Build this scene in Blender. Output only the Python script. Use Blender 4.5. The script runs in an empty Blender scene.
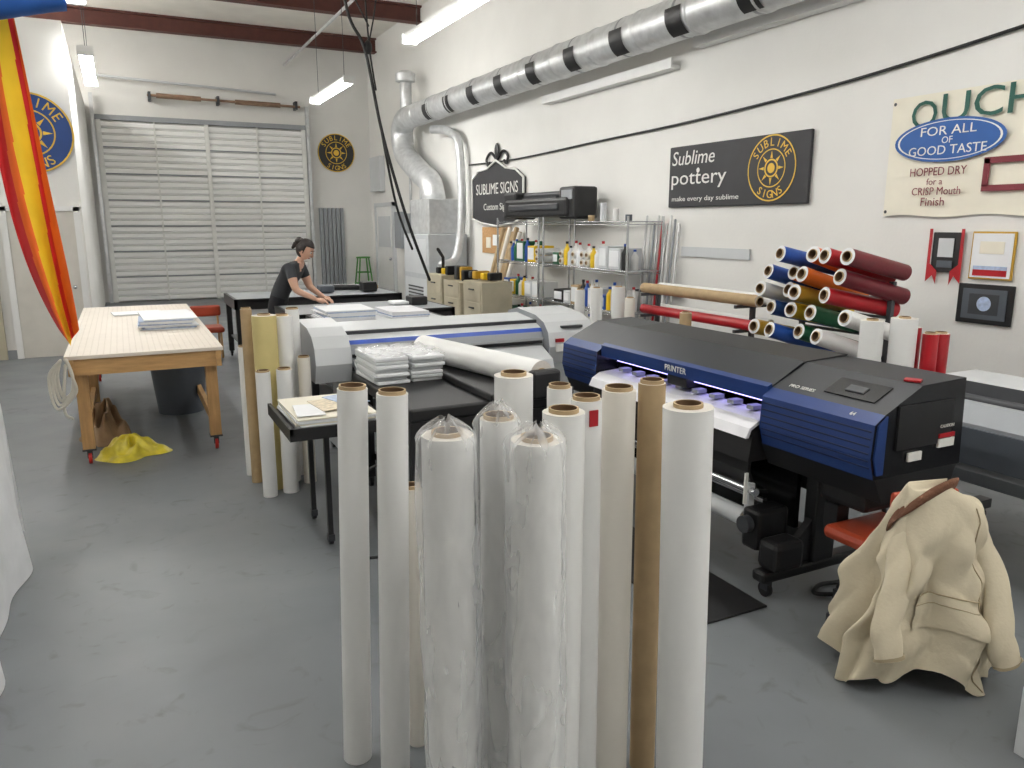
import bpy, bmesh, math, random
from mathutils import Vector, Matrix, Euler
random.seed(7)
SC=bpy.context.scene
COL=SC.collection
V=Vector
# ------------------------------------------------------------------ materials
def mat(name,col,rough=.5,metal=0,var=.06,scale=6,bump=0,bscale=40,emit=None,estr=0,coat=0,stretch=None):
    m=bpy.data.materials.new(name);m.use_nodes=True;nt=m.node_tree
    b=nt.nodes['Principled BSDF']
    b.inputs['Roughness'].default_value=rough;b.inputs['Metallic'].default_value=metal
    if coat:b.inputs['Coat Weight'].default_value=coat
    tc=nt.nodes.new('ShaderNodeTexCoord');mp=nt.nodes.new('ShaderNodeMapping')
    nt.links.new(tc.outputs['Object'],mp.inputs[0])
    if stretch:mp.inputs['Scale'].default_value=stretch
    n=nt.nodes.new('ShaderNodeTexNoise');n.inputs['Scale'].default_value=scale;n.inputs['Detail'].default_value=5
    nt.links.new(mp.outputs[0],n.inputs['Vector'])
    r=nt.nodes.new('ShaderNodeValToRGB')
    r.color_ramp.elements[0].position=.3;r.color_ramp.elements[1].position=.7
    c0=[max(0,c*(1-var)) for c in col];c1=[min(1,c*(1+var)) for c in col]
    r.color_ramp.elements[0].color=(*c0,1);r.color_ramp.elements[1].color=(*c1,1)
    nt.links.new(n.outputs[0],r.inputs[0]);nt.links.new(r.outputs[0],b.inputs['Base Color'])
    if bump:
        n2=nt.nodes.new('ShaderNodeTexNoise');n2.inputs['Scale'].default_value=bscale;n2.inputs['Detail'].default_value=4
        nt.links.new(mp.outputs[0],n2.inputs['Vector'])
        bp=nt.nodes.new('ShaderNodeBump');bp.inputs['Strength'].default_value=bump;bp.inputs['Distance'].default_value=.02
        nt.links.new(n2.outputs[0],bp.inputs['Height']);nt.links.new(bp.outputs[0],b.inputs['Normal'])
    if emit:
        b.inputs['Emission Color'].default_value=(*emit,1);b.inputs['Emission Strength'].default_value=estr
    return m
def srgb(r,g,b):
    f=lambda x:((x/255+.055)/1.055)**2.4 if x>10 else x/255/12.92
    return (f(r),f(g),f(b))
def floor_mat():
    m=bpy.data.materials.new('painted_concrete');m.use_nodes=True;nt=m.node_tree;b=nt.nodes['Principled BSDF'];L=nt.links.new
    tc=nt.nodes.new('ShaderNodeTexCoord')
    def noise(s,d,dist=0):
        n=nt.nodes.new('ShaderNodeTexNoise');n.inputs['Scale'].default_value=s;n.inputs['Detail'].default_value=d;n.inputs['Distortion'].default_value=dist;L(tc.outputs['Object'],n.inputs['Vector']);return n
    a=noise(.7,6,.4);r=nt.nodes.new('ShaderNodeValToRGB');r.color_ramp.elements[0].position=.3;r.color_ramp.elements[1].position=.75
    r.color_ramp.elements[0].color=(*srgb(102,106,110),1);r.color_ramp.elements[1].color=(*srgb(122,126,129),1);L(a.outputs[0],r.inputs[0])
    c=noise(5,8,1.5);r2=nt.nodes.new('ShaderNodeValToRGB');r2.color_ramp.elements[0].position=.60;r2.color_ramp.elements[1].position=.76
    r2.color_ramp.elements[0].color=(0,0,0,1);r2.color_ramp.elements[1].color=(.6,.6,.6,1);L(c.outputs[0],r2.inputs[0])
    mx=nt.nodes.new('ShaderNodeMix');mx.data_type='RGBA';L(r2.outputs[0],mx.inputs[0]);L(r.outputs[0],mx.inputs[6]);mx.inputs[7].default_value=(*srgb(82,82,82),1)
    L(mx.outputs[2],b.inputs['Base Color'])
    rr=nt.nodes.new('ShaderNodeMapRange');rr.inputs[3].default_value=.32;rr.inputs[4].default_value=.58;L(noise(2.5,5).outputs[0],rr.inputs[0]);L(rr.outputs[0],b.inputs['Roughness'])
    bp=nt.nodes.new('ShaderNodeBump');bp.inputs['Strength'].default_value=.06;L(noise(14,5).outputs[0],bp.inputs['Height']);L(bp.outputs[0],b.inputs['Normal'])
    return m
WALL=mat('wall_paint',srgb(231,230,226),.6,var=.03,scale=1.2,bump=.1,bscale=30)
CEIL=mat('ceiling_insulation',srgb(234,230,222),.8,var=.05,scale=2,bump=.2,bscale=8)
FLOOR=floor_mat()
WHITE=mat('white_paint',srgb(232,232,230),.45,var=.02)
DOORW=mat('door_metal_white',srgb(248,248,246),.35,var=.01,scale=3)
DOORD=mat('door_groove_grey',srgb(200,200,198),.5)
DOORS=mat('door_stile_grey',srgb(232,232,228),.45)
BEAM=mat('oxide_steel',srgb(82,42,34),.6,var=.15)
RUST=mat('rusty_steel',srgb(140,112,90),.6,var=.25)
VINYL=mat('white_vinyl',srgb(240,240,238),.33,var=.012)
VINYL2=mat('white_vinyl_warm',srgb(234,229,219),.35,var=.015)
PAPEREND=mat('roll_end_paper',srgb(220,215,206),.7,var=.06,scale=60)
KRAFT=mat('kraft_cardboard',srgb(178,154,118),.75,var=.08,scale=12)
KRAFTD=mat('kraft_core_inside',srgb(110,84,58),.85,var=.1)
YELTUBE=mat('yellowed_tube',srgb(205,190,130),.6,var=.05)
BLACK=mat('black_plastic',srgb(24,24,26),.45,var=.1)
BLACKG=mat('black_gloss',srgb(20,20,23),.25,var=.1)
DARK=mat('dark_grey_metal',srgb(58,60,64),.45,var=.08)
BLUE=mat('printer_blue',srgb(26,54,112),.38,var=.05)
BLUE2=mat('printer_groove_blue',srgb(14,28,66),.5,var=.05)
NAVY=mat('printer_top_cover',srgb(30,33,38),.42,var=.05)
LBLUE=mat('stripe_blue',srgb(40,80,180),.4)
LGREY=mat('light_grey_plastic',srgb(206,209,211),.4,var=.02)
MGREY=mat('mid_grey_plastic',srgb(150,154,158),.45,var=.04)
GALV=mat('galvanised_steel',srgb(208,210,211),.38,metal=.5,var=.12,scale=9,bump=.12,bscale=12)
CHROME=mat('chrome',srgb(205,207,210),.2,metal=.9,var=.03)
ALU=mat('aluminium',srgb(195,195,195),.3,metal=.7)
FURN=mat('furnace_grey',srgb(192,196,199),.45,metal=.1)
WOOD=mat('pine_wood',srgb(190,150,98),.55,var=.16,scale=5,stretch=(1,8,8),bump=.08)
WOOD2=mat('pine_leg_wood',srgb(184,144,94),.55,var=.16,scale=5,stretch=(8,8,1),bump=.08)
PEG=mat('pegboard_top',srgb(226,217,204),.5,var=.03)
HOLE=mat('peg_hole',srgb(172,160,142),.8)
GREYBIN=mat('grey_bin_plastic',srgb(80,86,94),.5)
YBAG=mat('yellow_bag',srgb(212,196,60),.35,var=.2,scale=10,bump=.6,bscale=14)
ROPE=mat('white_rope',srgb(226,222,210),.8,bump=.5,bscale=200)
RED=mat('red_vinyl',srgb(170,24,34),.35)
DRED=mat('dark_red_vinyl',srgb(108,20,34),.35)
ORANGE=mat('orange_vinyl',srgb(226,112,34),.35)
YELLOW=mat('yellow_vinyl',srgb(230,192,36),.35)
GOLD=mat('gold_vinyl',srgb(190,148,44),.4)
GREEN=mat('green_vinyl',srgb(24,92,58),.35)
VBLUE=mat('blue_vinyl',srgb(34,80,164),.35)
CASTER=mat('red_caster',srgb(190,40,34),.5)
TAN=mat('canvas_coat',srgb(210,199,174),.9,var=.04,scale=5,bump=.12,bscale=60)
TAND=mat('canvas_seam',srgb(172,157,128),.9,var=.07)
SLEEVEIN=mat('sleeve_inside_dark',srgb(70,52,40),.9,var=.1)
CORD=mat('brown_corduroy',srgb(104,68,48),.9,bump=.3,bscale=90)
SKIN=mat('skin',srgb(214,170,146),.5,var=.04)
SHIRT=mat('charcoal_shirt',srgb(54,56,60),.85,var=.1,bump=.2,bscale=25)
PANTS=mat('black_trousers',srgb(30,31,36),.85)
HAIR=mat('dark_hair',srgb(34,25,22),.5,var=.3,scale=30,bump=.4,bscale=60)
LIP=mat('lips',srgb(170,96,90),.5)
SHOE=mat('shoe_black',srgb(24,24,24),.5)
CREAM=mat('cream_banner',srgb(234,229,212),.6,var=.03)
BGREEN=mat('banner_green',srgb(28,84,72),.6)
BBLUE=mat('banner_blue',srgb(40,90,160),.6)
BRED=mat('banner_maroon',srgb(120,40,50),.6)
CHALK=mat('chalkboard',srgb(46,46,49),.6,var=.1)
SYEL=mat('sign_yellow',srgb(226,186,62),.5)
SWHITE=mat('sign_white',srgb(228,228,223),.5)
SBLUE=mat('sign_blue',srgb(28,66,130),.5)
CORK=mat('corkboard',srgb(180,140,95),.8,var=.2,scale=30)
BEIGE=mat('beige_cabinet',srgb(180,172,150),.5)
DOORB=mat('office_door_pale',srgb(208,204,195),.5,var=.04)
PAPER=mat('paper_sheet',srgb(234,236,238),.6,var=.02)
PAPERB=mat('blue_printed_sheet',srgb(170,186,214),.5,var=.2,scale=30)
PASTEL=mat('pastel_printed_sheet',srgb(220,206,180),.5,var=.25,scale=40)
CLOTH=mat('white_drop_cloth',srgb(222,224,226),.75,bump=.15,bscale=10)
FLAGR=mat('flag_red',srgb(206,28,30),.7);FLAGY=mat('flag_yellow',srgb(240,196,30),.7);FLAGO=mat('flag_orange',srgb(236,104,28),.7)
TARP=mat('blue_tarp',srgb(28,84,158),.6,var=.1)
CHAIRR=mat('rust_seat_vinyl',srgb(160,62,36),.4)
GSTOOL=mat('green_stool',srgb(84,150,70),.5)
BROWNP=mat('kraft_paper',srgb(150,122,92),.8,var=.15,bump=.5,bscale=12)
LAMP=mat('fluorescent_tube',(1,1,1),.5,var=0,emit=(1,.99,.965),estr=41)
LAMP2=mat('fluorescent_tube_high_output',(1,1,1),.5,var=0,emit=(1,.99,.965),estr=74)
LED=mat('violet_led',(.6,.6,1),.5,var=0,emit=(.45,.4,1),estr=3.2)
WHITEM=mat('media_white',srgb(238,238,242),.4)
def plastic(name):
    m=bpy.data.materials.new(name);m.use_nodes=True;nt=m.node_tree;b=nt.nodes['Principled BSDF'];o=nt.nodes['Material Output']
    b.inputs['Base Color'].default_value=(.95,.955,.96,1);b.inputs['Roughness'].default_value=.1
    tr=nt.nodes.new('ShaderNodeBsdfTransparent');mx=nt.nodes.new('ShaderNodeMixShader')
    tc=nt.nodes.new('ShaderNodeTexCoord');mp=nt.nodes.new('ShaderNodeMapping');mp.inputs['Scale'].default_value=(1,1,.35)
    n=nt.nodes.new('ShaderNodeTexNoise');n.inputs['Scale'].default_value=12;n.inputs['Detail'].default_value=3;n.inputs['Distortion'].default_value=.4
    r=nt.nodes.new('ShaderNodeMapRange');r.inputs[1].default_value=.35;r.inputs[2].default_value=.75;r.inputs[3].default_value=.10;r.inputs[4].default_value=.30
    lw=nt.nodes.new('ShaderNodeLayerWeight');lw.inputs['Blend'].default_value=.35
    mu=nt.nodes.new('ShaderNodeMath');mu.operation='MULTIPLY_ADD';mu.inputs[1].default_value=.35;mu.use_clamp=True
    bp=nt.nodes.new('ShaderNodeBump');bp.inputs['Strength'].default_value=.35;bp.inputs['Distance'].default_value=.008
    L=nt.links.new
    L(tc.outputs['Object'],mp.inputs[0]);L(mp.outputs[0],n.inputs['Vector']);L(n.outputs[0],r.inputs[0]);L(n.outputs[0],bp.inputs['Height'])
    L(lw.outputs['Facing'],mu.inputs[0]);L(r.outputs[0],mu.inputs[2])
    L(bp.outputs[0],b.inputs['Normal']);L(mu.outputs[0],mx.inputs[0]);L(tr.outputs[0],mx.inputs[1]);L(b.outputs[0],mx.inputs[2]);L(mx.outputs[0],o.inputs[0])
    return m
PLASTIC=plastic('clear_plastic_wrap')
# ------------------------------------------------------------------ builder
_tc={}
def text_geo(s):
    if s in _tc:return _tc[s]
    cu=bpy.data.curves.new('t','FONT');cu.body=s;cu.align_x='CENTER';cu.align_y='CENTER';cu.extrude=.01;cu.resolution_u=3
    o=bpy.data.objects.new('t',cu);COL.objects.link(o)
    dg=bpy.context.evaluated_depsgraph_get();e=o.evaluated_get(dg);me=e.to_mesh()
    vs=[v.co.copy() for v in me.vertices];fs=[list(p.vertices) for p in me.polygons]
    e.to_mesh_clear();bpy.data.objects.remove(o);bpy.data.curves.remove(cu)
    _tc[s]=(vs,fs);return vs,fs
class B:
    def __init__(s,name):s.name=name;s.v=[];s.f=[];s.m=[];s.sm=[];s.mats=[]
    def add(s,vs,fs,m,smooth=False):
        if m not in s.mats:s.mats.append(m)
        i=s.mats.index(m);n=len(s.v);s.v+= [tuple(v) for v in vs]
        for f in fs:s.f.append([n+k for k in f]);s.m.append(i);s.sm.append(smooth)
        return s
    def box(s,c,size,m,bev=0,rot=None):
        bm=bmesh.new();bmesh.ops.create_cube(bm,size=1)
        for v in bm.verts:v.co=V((v.co.x*size[0],v.co.y*size[1],v.co.z*size[2]))
        if bev:bmesh.ops.bevel(bm,geom=bm.edges[:],offset=bev,segments=2,affect='EDGES',profile=.5)
        R=Euler(rot).to_matrix() if rot else Matrix.Identity(3)
        bm.verts.index_update()
        s.add([R@v.co+V(c) for v in bm.verts],[[v.index for v in f.verts] for f in bm.faces],m);bm.free();return s
    def bb(s,x0,x1,y0,y1,z0,z1,m,bev=0):
        return s.box(((x0+x1)/2,(y0+y1)/2,(z0+z1)/2),(abs(x1-x0),abs(y1-y0),abs(z1-z0)),m,bev)
    def frame(s,p0,p1):
        d=(V(p1)-V(p0)).normalized();a=V((0,0,1)) if abs(d.z)<.9 else V((1,0,0))
        u=d.cross(a).normalized();w=d.cross(u).normalized();return d,u,w
    def lathe(s,p0,p1,prof,mats,seg=28,smooth=True):
        d,u,w=s.frame(p0,p1);p0=V(p0)
        for k in range(len(prof)-1):
            (r0,h0),(r1,h1)=prof[k],prof[k+1];vs=[];fs=[]
            for r,h in ((r0,h0),(r1,h1)):
                for i in range(seg):
                    a=2*math.pi*i/seg;vs.append(p0+d*h+(u*math.cos(a)+w*math.sin(a))*r)
            for i in range(seg):
                j=(i+1)%seg;fs.append([i,j,seg+j,seg+i])
            s.add(vs,fs,mats[k] if isinstance(mats,(list,tuple)) else mats,smooth)
        return s
    def cyl(s,p0,p1,r,m,r2=None,seg=20,cap=None):
        L=(V(p1)-V(p0)).length;r2=r if r2 is None else r2
        return s.lathe(p0,p1,[(0,0),(r,0),(r2,L),(0,L)],[cap or m,m,cap or m],seg)
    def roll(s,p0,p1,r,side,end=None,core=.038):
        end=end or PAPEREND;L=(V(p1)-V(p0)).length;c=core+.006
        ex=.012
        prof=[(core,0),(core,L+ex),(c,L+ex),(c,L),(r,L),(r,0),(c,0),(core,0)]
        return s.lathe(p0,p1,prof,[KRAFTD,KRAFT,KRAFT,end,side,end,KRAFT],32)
    def sweep(s,pts,radii,m,seg=10,round_=True):
        pts=[V(p) for p in pts];n=len(pts)
        if not isinstance(radii,(list,tuple)):radii=[radii]*n
        radii=list(radii)
        if round_:
            d0=(pts[0]-pts[1]).normalized();d1=(pts[-1]-pts[-2]).normalized()
            pts=[pts[0]+d0*radii[0]*.8]+pts+[pts[-1]+d1*radii[-1]*.8];radii=[radii[0]*.45]+radii+[radii[-1]*.45];n+=2
        vs=[];t=(pts[1]-pts[0]).normalized();a=V((0,0,1)) if abs(t.z)<.9 else V((1,0,0));u=t.cross(a).normalized()
        for i,p in enumerate(pts):
            if i==0:t=(pts[1]-pts[0])
            elif i==n-1:t=(pts[-1]-pts[-2])
            else:t=(pts[i+1]-pts[i-1])
            t.normalize();u=(u-t*u.dot(t)).normalized();w=t.cross(u)
            for k in range(seg):
                an=2*math.pi*k/seg;vs.append(p+(u*math.cos(an)+w*math.sin(an))*radii[i])
        fs=[[i*seg+k,i*seg+(k+1)%seg,(i+1)*seg+(k+1)%seg,(i+1)*seg+k] for i in range(n-1) for k in range(seg)]
        fs.append(list(range(seg))[::-1]);fs.append([(n-1)*seg+k for k in range(seg)])
        return s.add(vs,fs,m,True)
    def cpts(s,ctrl,sub=8):
        c=[V(p) for p in ctrl];out=[]
        for i in range(len(c)-1):
            p0=c[max(i-1,0)];p1=c[i];p2=c[i+1];p3=c[min(i+2,len(c)-1)]
            for k in range(sub):
                t=k/sub;out.append(.5*((2*p1)+(p2-p0)*t+(2*p0-5*p1+4*p2-p3)*t*t+(-p0+3*p1-3*p2+p3)*t**3))
        out.append(c[-1]);return out
    def curve(s,ctrl,r,m,seg=8,sub=8):return s.sweep(s.cpts(ctrl,sub),r,m,seg)
    def extr(s,prof,ax,a0,a1,m,cap=None,mats=None):
        def P(p,q,a):
            return {'y':(p,a,q),'x':(a,p,q),'z':(p,q,a)}[ax]
        n=len(prof)
        for i in range(n):
            j=(i+1)%n;s.add([P(*prof[i],a0),P(*prof[j],a0),P(*prof[j],a1),P(*prof[i],a1)],[[0,1,2,3]],(mats[i] if mats else m))
        s.add([P(*p,a0) for p in prof],[list(range(n))],cap or m);s.add([P(*p,a1) for p in prof],[list(range(n))[::-1]],cap or m);return s
    def grid(s,fn,nu,nv,m,mf=None):
        vs=[V(fn(i/nu,j/nv)) for j in range(nv+1) for i in range(nu+1)]
        W=nu+1
        if mf is None:
            return s.add(vs,[[j*W+i,j*W+i+1,(j+1)*W+i+1,(j+1)*W+i] for j in range(nv) for i in range(nu)],m,True)
        g={}
        for j in range(nv):
            for i in range(nu):g.setdefault(mf((i+.5)/nu,(j+.5)/nv),[]).append([j*W+i,j*W+i+1,(j+1)*W+i+1,(j+1)*W+i])
        for mm,fs in g.items():s.add(vs,fs,mm,True)
        return s
    def sphere(s,c,rad,m,seg=16,rings=10,fn=None,R=None):
        if not isinstance(rad,(list,tuple)):rad=(rad,)*3
        vs=[];fs=[]
        for j in range(rings+1):
            th=math.pi*j/rings
            for i in range(seg):
                ph=2*math.pi*i/seg
                p=V((math.sin(th)*math.cos(ph)*rad[0],math.sin(th)*math.sin(ph)*rad[1],math.cos(th)*rad[2]))
                if fn:p=fn(p)
                if R:p=R@p
                vs.append(p+V(c))
        for j in range(rings):
            for i in range(seg):
                k=(i+1)%seg;fs.append([j*seg+i,(j+1)*seg+i,(j+1)*seg+k,j*seg+k])
        return s.add(vs,fs,m,True)
    def text(s,t,c,u,v,h,m,width=None,off=.004):
        vs,fs=text_geo(t);u=V(u).normalized();v=V(v).normalized();n=u.cross(v);c=V(c)
        if not vs:return s
        xs=[p.x for p in vs];ys=[p.y for p in vs];w=max(xs)-min(xs);hh=max(ys)-min(ys)
        sy=h/hh;sx=(width/w) if width else sy;cx=(max(xs)+min(xs))/2;cy=(max(ys)+min(ys))/2
        return s.add([c+u*(p.x-cx)*sx+v*(p.y-cy)*sy+n*(off+p.z*.1) for p in vs],fs,m)
    def arc(s,t,c,u,v,R,h,m,a0,a1,inward=False):
        u=V(u);v=V(v);c=V(c);n=len(t)
        for i,ch in enumerate(t):
            if ch==' ':continue
            a=math.radians(a0+(a1-a0)*(i+.5)/n);rd=u*math.cos(a)+v*math.sin(a)
            tg=(u*math.sin(a)-v*math.cos(a))
            if inward:s.text(ch,c+rd*R,-tg,-rd,h,m)
            else:s.text(ch,c+rd*R,tg,rd,h,m)
        return s
    def disc(s,c,u,v,ru,rv,m,off=0,n=40,inner=0):
        u=V(u).normalized();v=V(v).normalized();N=u.cross(v);c=V(c)+N*off
        P=lambda k,f:c+u*math.cos(2*math.pi*k/n)*ru*f+v*math.sin(2*math.pi*k/n)*rv*f
        if inner:
            vs=[P(k,1) for k in range(n)]+[P(k,inner) for k in range(n)]
            return s.add(vs,[[k,(k+1)%n,n+(k+1)%n,n+k] for k in range(n)],m)
        return s.add([P(k,1) for k in range(n)],[list(range(n))],m)
    def caster(s,x,y,m=BLACK,r=.04,z=0):
        s.cyl((x-.012,y,z+r),(x+.012,y,z+r),r,m,seg=16);s.bb(x-.02,x+.02,y-.025,y+.02,z+r,z+r*2+.015,DARK);return s
    def done(s):
        me=bpy.data.meshes.new(s.name);me.from_pydata(s.v,[],s.f)
        for m in s.mats:me.materials.append(m)
        me.polygons.foreach_set('material_index',s.m);me.polygons.foreach_set('use_smooth',s.sm);me.update()
        o=bpy.data.objects.new(s.name,me);COL.objects.link(o);return o
# ------------------------------------------------------------------ room
XL,XR,YB,YF,ZC=-4.5,6.4,-2.5,21.5,6.25
B('floor').bb(XL-.2,XR+.2,YB-.2,YF+.2,-.1,0,FLOOR).done()
B('ceiling').bb(XL-.2,XR+.2,YB-.2,YF+.2,ZC+.35,ZC+.45,CEIL).done()
B('wall_far').bb(XL-.2,XR+.2,YF,YF+.15,0,ZC+.35,WALL).done()
B('wall_right').bb(XR,XR+.15,YB-.2,YF,0,ZC+.35,WALL).done()
B('wall_left').bb(XL-.15,XL,YB-.2,YF,0,ZC+.35,WALL).done()
B('wall_back').bb(XL,XR,YB-.15,YB,0,ZC+.35,WALL).done()
B('wall_office_front').bb(XL,-.45,13,13.12,0,4.65,WALL).done()
B('wall_office_side').bb(-.57,-.45,13.12,YF,0,4.65,WALL).done()
B('ceiling_office').bb(XL,-.57,13.12,YF,4.55,4.65,WALL).done()
for k,y in enumerate((13.9,17.3,20.7)):
    b=B('ceiling_beam');b.bb(XL,XR,y-.12,y+.12,ZC,ZC+.03,BEAM).bb(XL,XR,y-.02,y+.02,ZC+.03,ZC+.32,BEAM).bb(XL,XR,y-.12,y+.12,ZC+.31,ZC+.35,BEAM).done()
B('baseboard_office').bb(XL,-.45,12.97,13,0,.12,MGREY).done()
d=B('door_1');d.bb(-2.6,-1.68,12.94,12.99,0,2.1,DOORB).bb(-1.68,-1.58,12.9,12.99,0,2.2,BEIGE).bb(-2.7,-2.6,12.9,12.99,0,2.2,BEIGE).bb(-2.6,-1.68,12.9,12.99,2.1,2.2,BEIGE).sphere((-1.78,12.88,1.0),.035,CHROME).done()
d=B('door_2');d.bb(-1.38,-.56,12.95,12.99,0,2.08,DOORB).bb(-.56,-.48,12.92,12.99,0,2.14,WHITE).bb(-1.46,-1.38,12.92,12.99,0,2.14,WHITE).bb(-1.46,-.48,12.92,12.99,2.08,2.15,WHITE).sphere((-.64,12.92,1.0),.03,CHROME).done()
g=B('garage_door')
x0,x1,zt=-.25,4.62,4.32
prof=[];z=0.02;NR=28
while z<zt-.01:
    dz=(zt-.02)/NR
    prof+=[(21.42,z),(21.40,z+.02),(21.40,z+dz-.045),(21.43,z+dz-.02)]
    z+=dz
vs=[]
for p in prof:vs+=[(x0,p[0],p[1]),(x1,p[0],p[1])]
fsL=[];fsD=[]
for i in range(len(prof)-1):
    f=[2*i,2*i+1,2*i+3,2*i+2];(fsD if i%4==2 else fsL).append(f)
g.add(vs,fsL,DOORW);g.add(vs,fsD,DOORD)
for x in (x0+.05,(x0+x1)/2,x1-.05,):g.bb(x-.05,x+.05,21.36,21.4,0,zt,DOORS)
for k in range(1,7):g.bb(x0,x1,21.385,21.4,k*zt/7-.014,k*zt/7+.014,MGREY)
for k in range(7):
    for x in (1.0,3.4):g.bb(x-.02,x+.02,21.38,21.4,k*zt/7,(k+1)*zt/7,DOORS)
g.done()
t=B('trim_garage_door')
for x in (x0-.06,x1+.06):t.bb(x-.04,x+.04,21.28,21.38,0,4.9,GALV)
t.bb(x0-.1,x1+.1,21.4,21.49,zt,zt+.12,MGREY);t.done()
s=B('door_spring_shaft');s.cyl((.9,21.25,4.92),(4.5,21.25,4.87),.03,RUST);s.cyl((1.1,21.25,4.92),(2.1,21.25,4.905),.06,RUST);s.cyl((2.9,21.25,4.89),(4.0,21.25,4.88),.06,RUST)
for x in (.95,2.5,4.4):s.bb(x-.03,x+.03,21.2,21.49,4.8,5.0,DARK)
s.done()
def emblem(b,c,u,v,R,bg,fg,txt1='SUBLIME',txt2='SIGNS'):
    b.disc(c,u,v,R,R,bg,.03);b.disc(c,u,v,R,R,fg,.034,inner=.955);b.disc(c,u,v,R*.58,R*.58,fg,.034,inner=.94);b.disc(c,u,v,R*.28,R*.28,fg,.034,inner=.82);b.disc(c,u,v,R*.15,R*.15,fg,.035,inner=.01)
    U=V(u);W=V(v);N=U.cross(W)
    for k in range(8):
        a=math.pi*k/4;d_=U*math.cos(a)+W*math.sin(a);p_=U*-math.sin(a)+W*math.cos(a);o=V(c)+N*.036
        b.add([o+d_*R*.3+p_*R*.05,o+d_*R*.3-p_*R*.05,o+d_*R*.52],[[0,1,2]],fg)
    b.arc(txt1,V(c)+N*.032,u,v,R*.78,R*.24,fg,158,22);b.arc(txt2,V(c)+N*.032,u,v,R*.78,R*.24,fg,-130,-50,True)
UX,UZ,UY=V((1,0,0)),V((0,0,1)),V((0,-1,0))
b=B('round_sign');b.cyl((5.45,21.47,3.78),(5.45,21.49,3.78),.5,BLACK,seg=40);emblem(b,(5.45,21.49,3.78),UX,UZ,.5,CHALK,SYEL);b.done()
b=B('round_sign');b.cyl((-.98,12.965,3.14),(-.98,12.99,3.14),.54,SBLUE,seg=40);emblem(b,(-.98,12.985,3.14),UX,UZ,.54,SBLUE,SYEL);b.done()
b=B('corrugated_wall_panels')
for k in range(6):b.bb(4.9+k*.115,4.99+k*.115,21.4,21.48,.0,2.33,MGREY,.01)
b.done()
b=B('bar_stool');b.cyl((5.95,21.0,.98),(5.95,21.0,1.02),.19,GSTOOL)
for sx in(-1,1):
    for sy in (-1,1):b.sweep([(5.95+sx*.22,21.0+sy*.2,.02),(5.95+sx*.12,21.0+sy*.12,.98)],.02,GSTOOL,6)
for z,r in ((.3,.2),(.6,.165)):
    for sx in(-1,1):b.sweep([(5.95+sx*r,21.0-r,z),(5.95+sx*r,21.0+r,z)],.014,GSTOOL,6).sweep([(5.95-r,21.0+sx*r,z),(5.95+r,21.0+sx*r,z)],.014,GSTOOL,6)
b.done()
b=B('door_3');b.bb(6.34,6.39,19.5,20.9,0,2.35,WHITE).bb(6.31,6.39,19.4,19.5,0,2.45,LGREY).bb(6.31,6.39,20.9,21.0,0,2.45,LGREY).bb(6.31,6.39,19.4,21,2.35,2.45,LGREY).bb(6.32,6.34,19.7,20.7,1.3,2.1,LGREY).sphere((6.3,19.65,1.0),.04,CHROME).done()
b=B('electrical_panel')
for y,z,h,ww in ((18.6,1.3,.9,.5),(17.9,1.6,.55,.4),(17.2,1.2,.7,.4),(20.2,2.75,.9,.9)):b.bb(6.25,6.39,y,y+ww,z,z+h,MGREY if y<19 else LGREY,.01)
b.sweep([(6.35,18.1,2.1),(6.35,18.1,4.4)],.03,GALV);b.sweep([(6.35,17.4,1.9),(6.35,17.4,3.2)],.02,GALV);b.done()
# ------------------------------------------------------------------ duct
b=B('ventilation_duct');R=.235;DZ=4.2
b.cyl((5.95,3.0,DZ),(5.95,16.9,DZ),R,GALV,seg=32)
y=3.2
while y<16.9:
    b.lathe((5.95,y,DZ),(5.95,y+.1,DZ),[(R,0),(R+.012,.02),(R+.012,.05),(R,.07)],GALV,32);y+=1.0
for i in range(9):
    y=6.15+i*1.13
    b.grid(lambda a,t:(5.95+(R+.009)*math.cos(2.9+a*1.4),y+.28*t,DZ+(R+.009)*math.sin(2.9+a*1.4)),10,1,BLACK)
    b.lathe((5.95,y+.13,DZ),(5.95,y+.2,DZ),[(R+.004,0),(R+.006,.01),(R+.006,.04),(R+.004,.05)],MGREY,32)
pts=[(5.95,16.9,DZ),(5.95,17.2,4.16),(5.95,17.42,3.98),(5.95,17.4,3.68),(5.95,17.15,3.38),(5.95,16.2,2.95),(5.95,15.7,2.75),(5.95,15.5,2.41)]
b.curve(pts,.25,GALV,24,5)
b.sweep([(5.95,17.1,4.3),(5.95,17.1,5.0)],.13,GALV,16);b.lathe((5.95,17.1,4.95),(5.95,17.1,5.2),[(.14,0),(.22,.02),(.22,.18),(.1,.25)],GALV,20)
b.done()
b=B('furnace');b.bb(5.6,6.3,14.9,16.0,1.7,2.4,GALV,.02).bb(5.5,6.35,14.7,16.2,0,1.7,FURN,.02)
b.bb(5.49,5.5,14.8,16.1,.9,1.6,LGREY).bb(5.49,5.5,14.8,16.1,.15,.8,LGREY)
for k in range(6):b.bb(5.48,5.49,15.0,15.9,.25+k*.07,.28+k*.07,DARK)
b.done()
b=B('flexible_duct')
b.curve([(6.1,15.9,3.85),(6.15,15.3,3.78),(6.2,14.85,3.6),(6.2,14.68,3.3),(6.2,14.6,2.4),(6.15,14.58,1.7),(6.0,14.55,1.2),(5.7,14.52,1.1)],.085,GALV,14,8);b.done()
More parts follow.
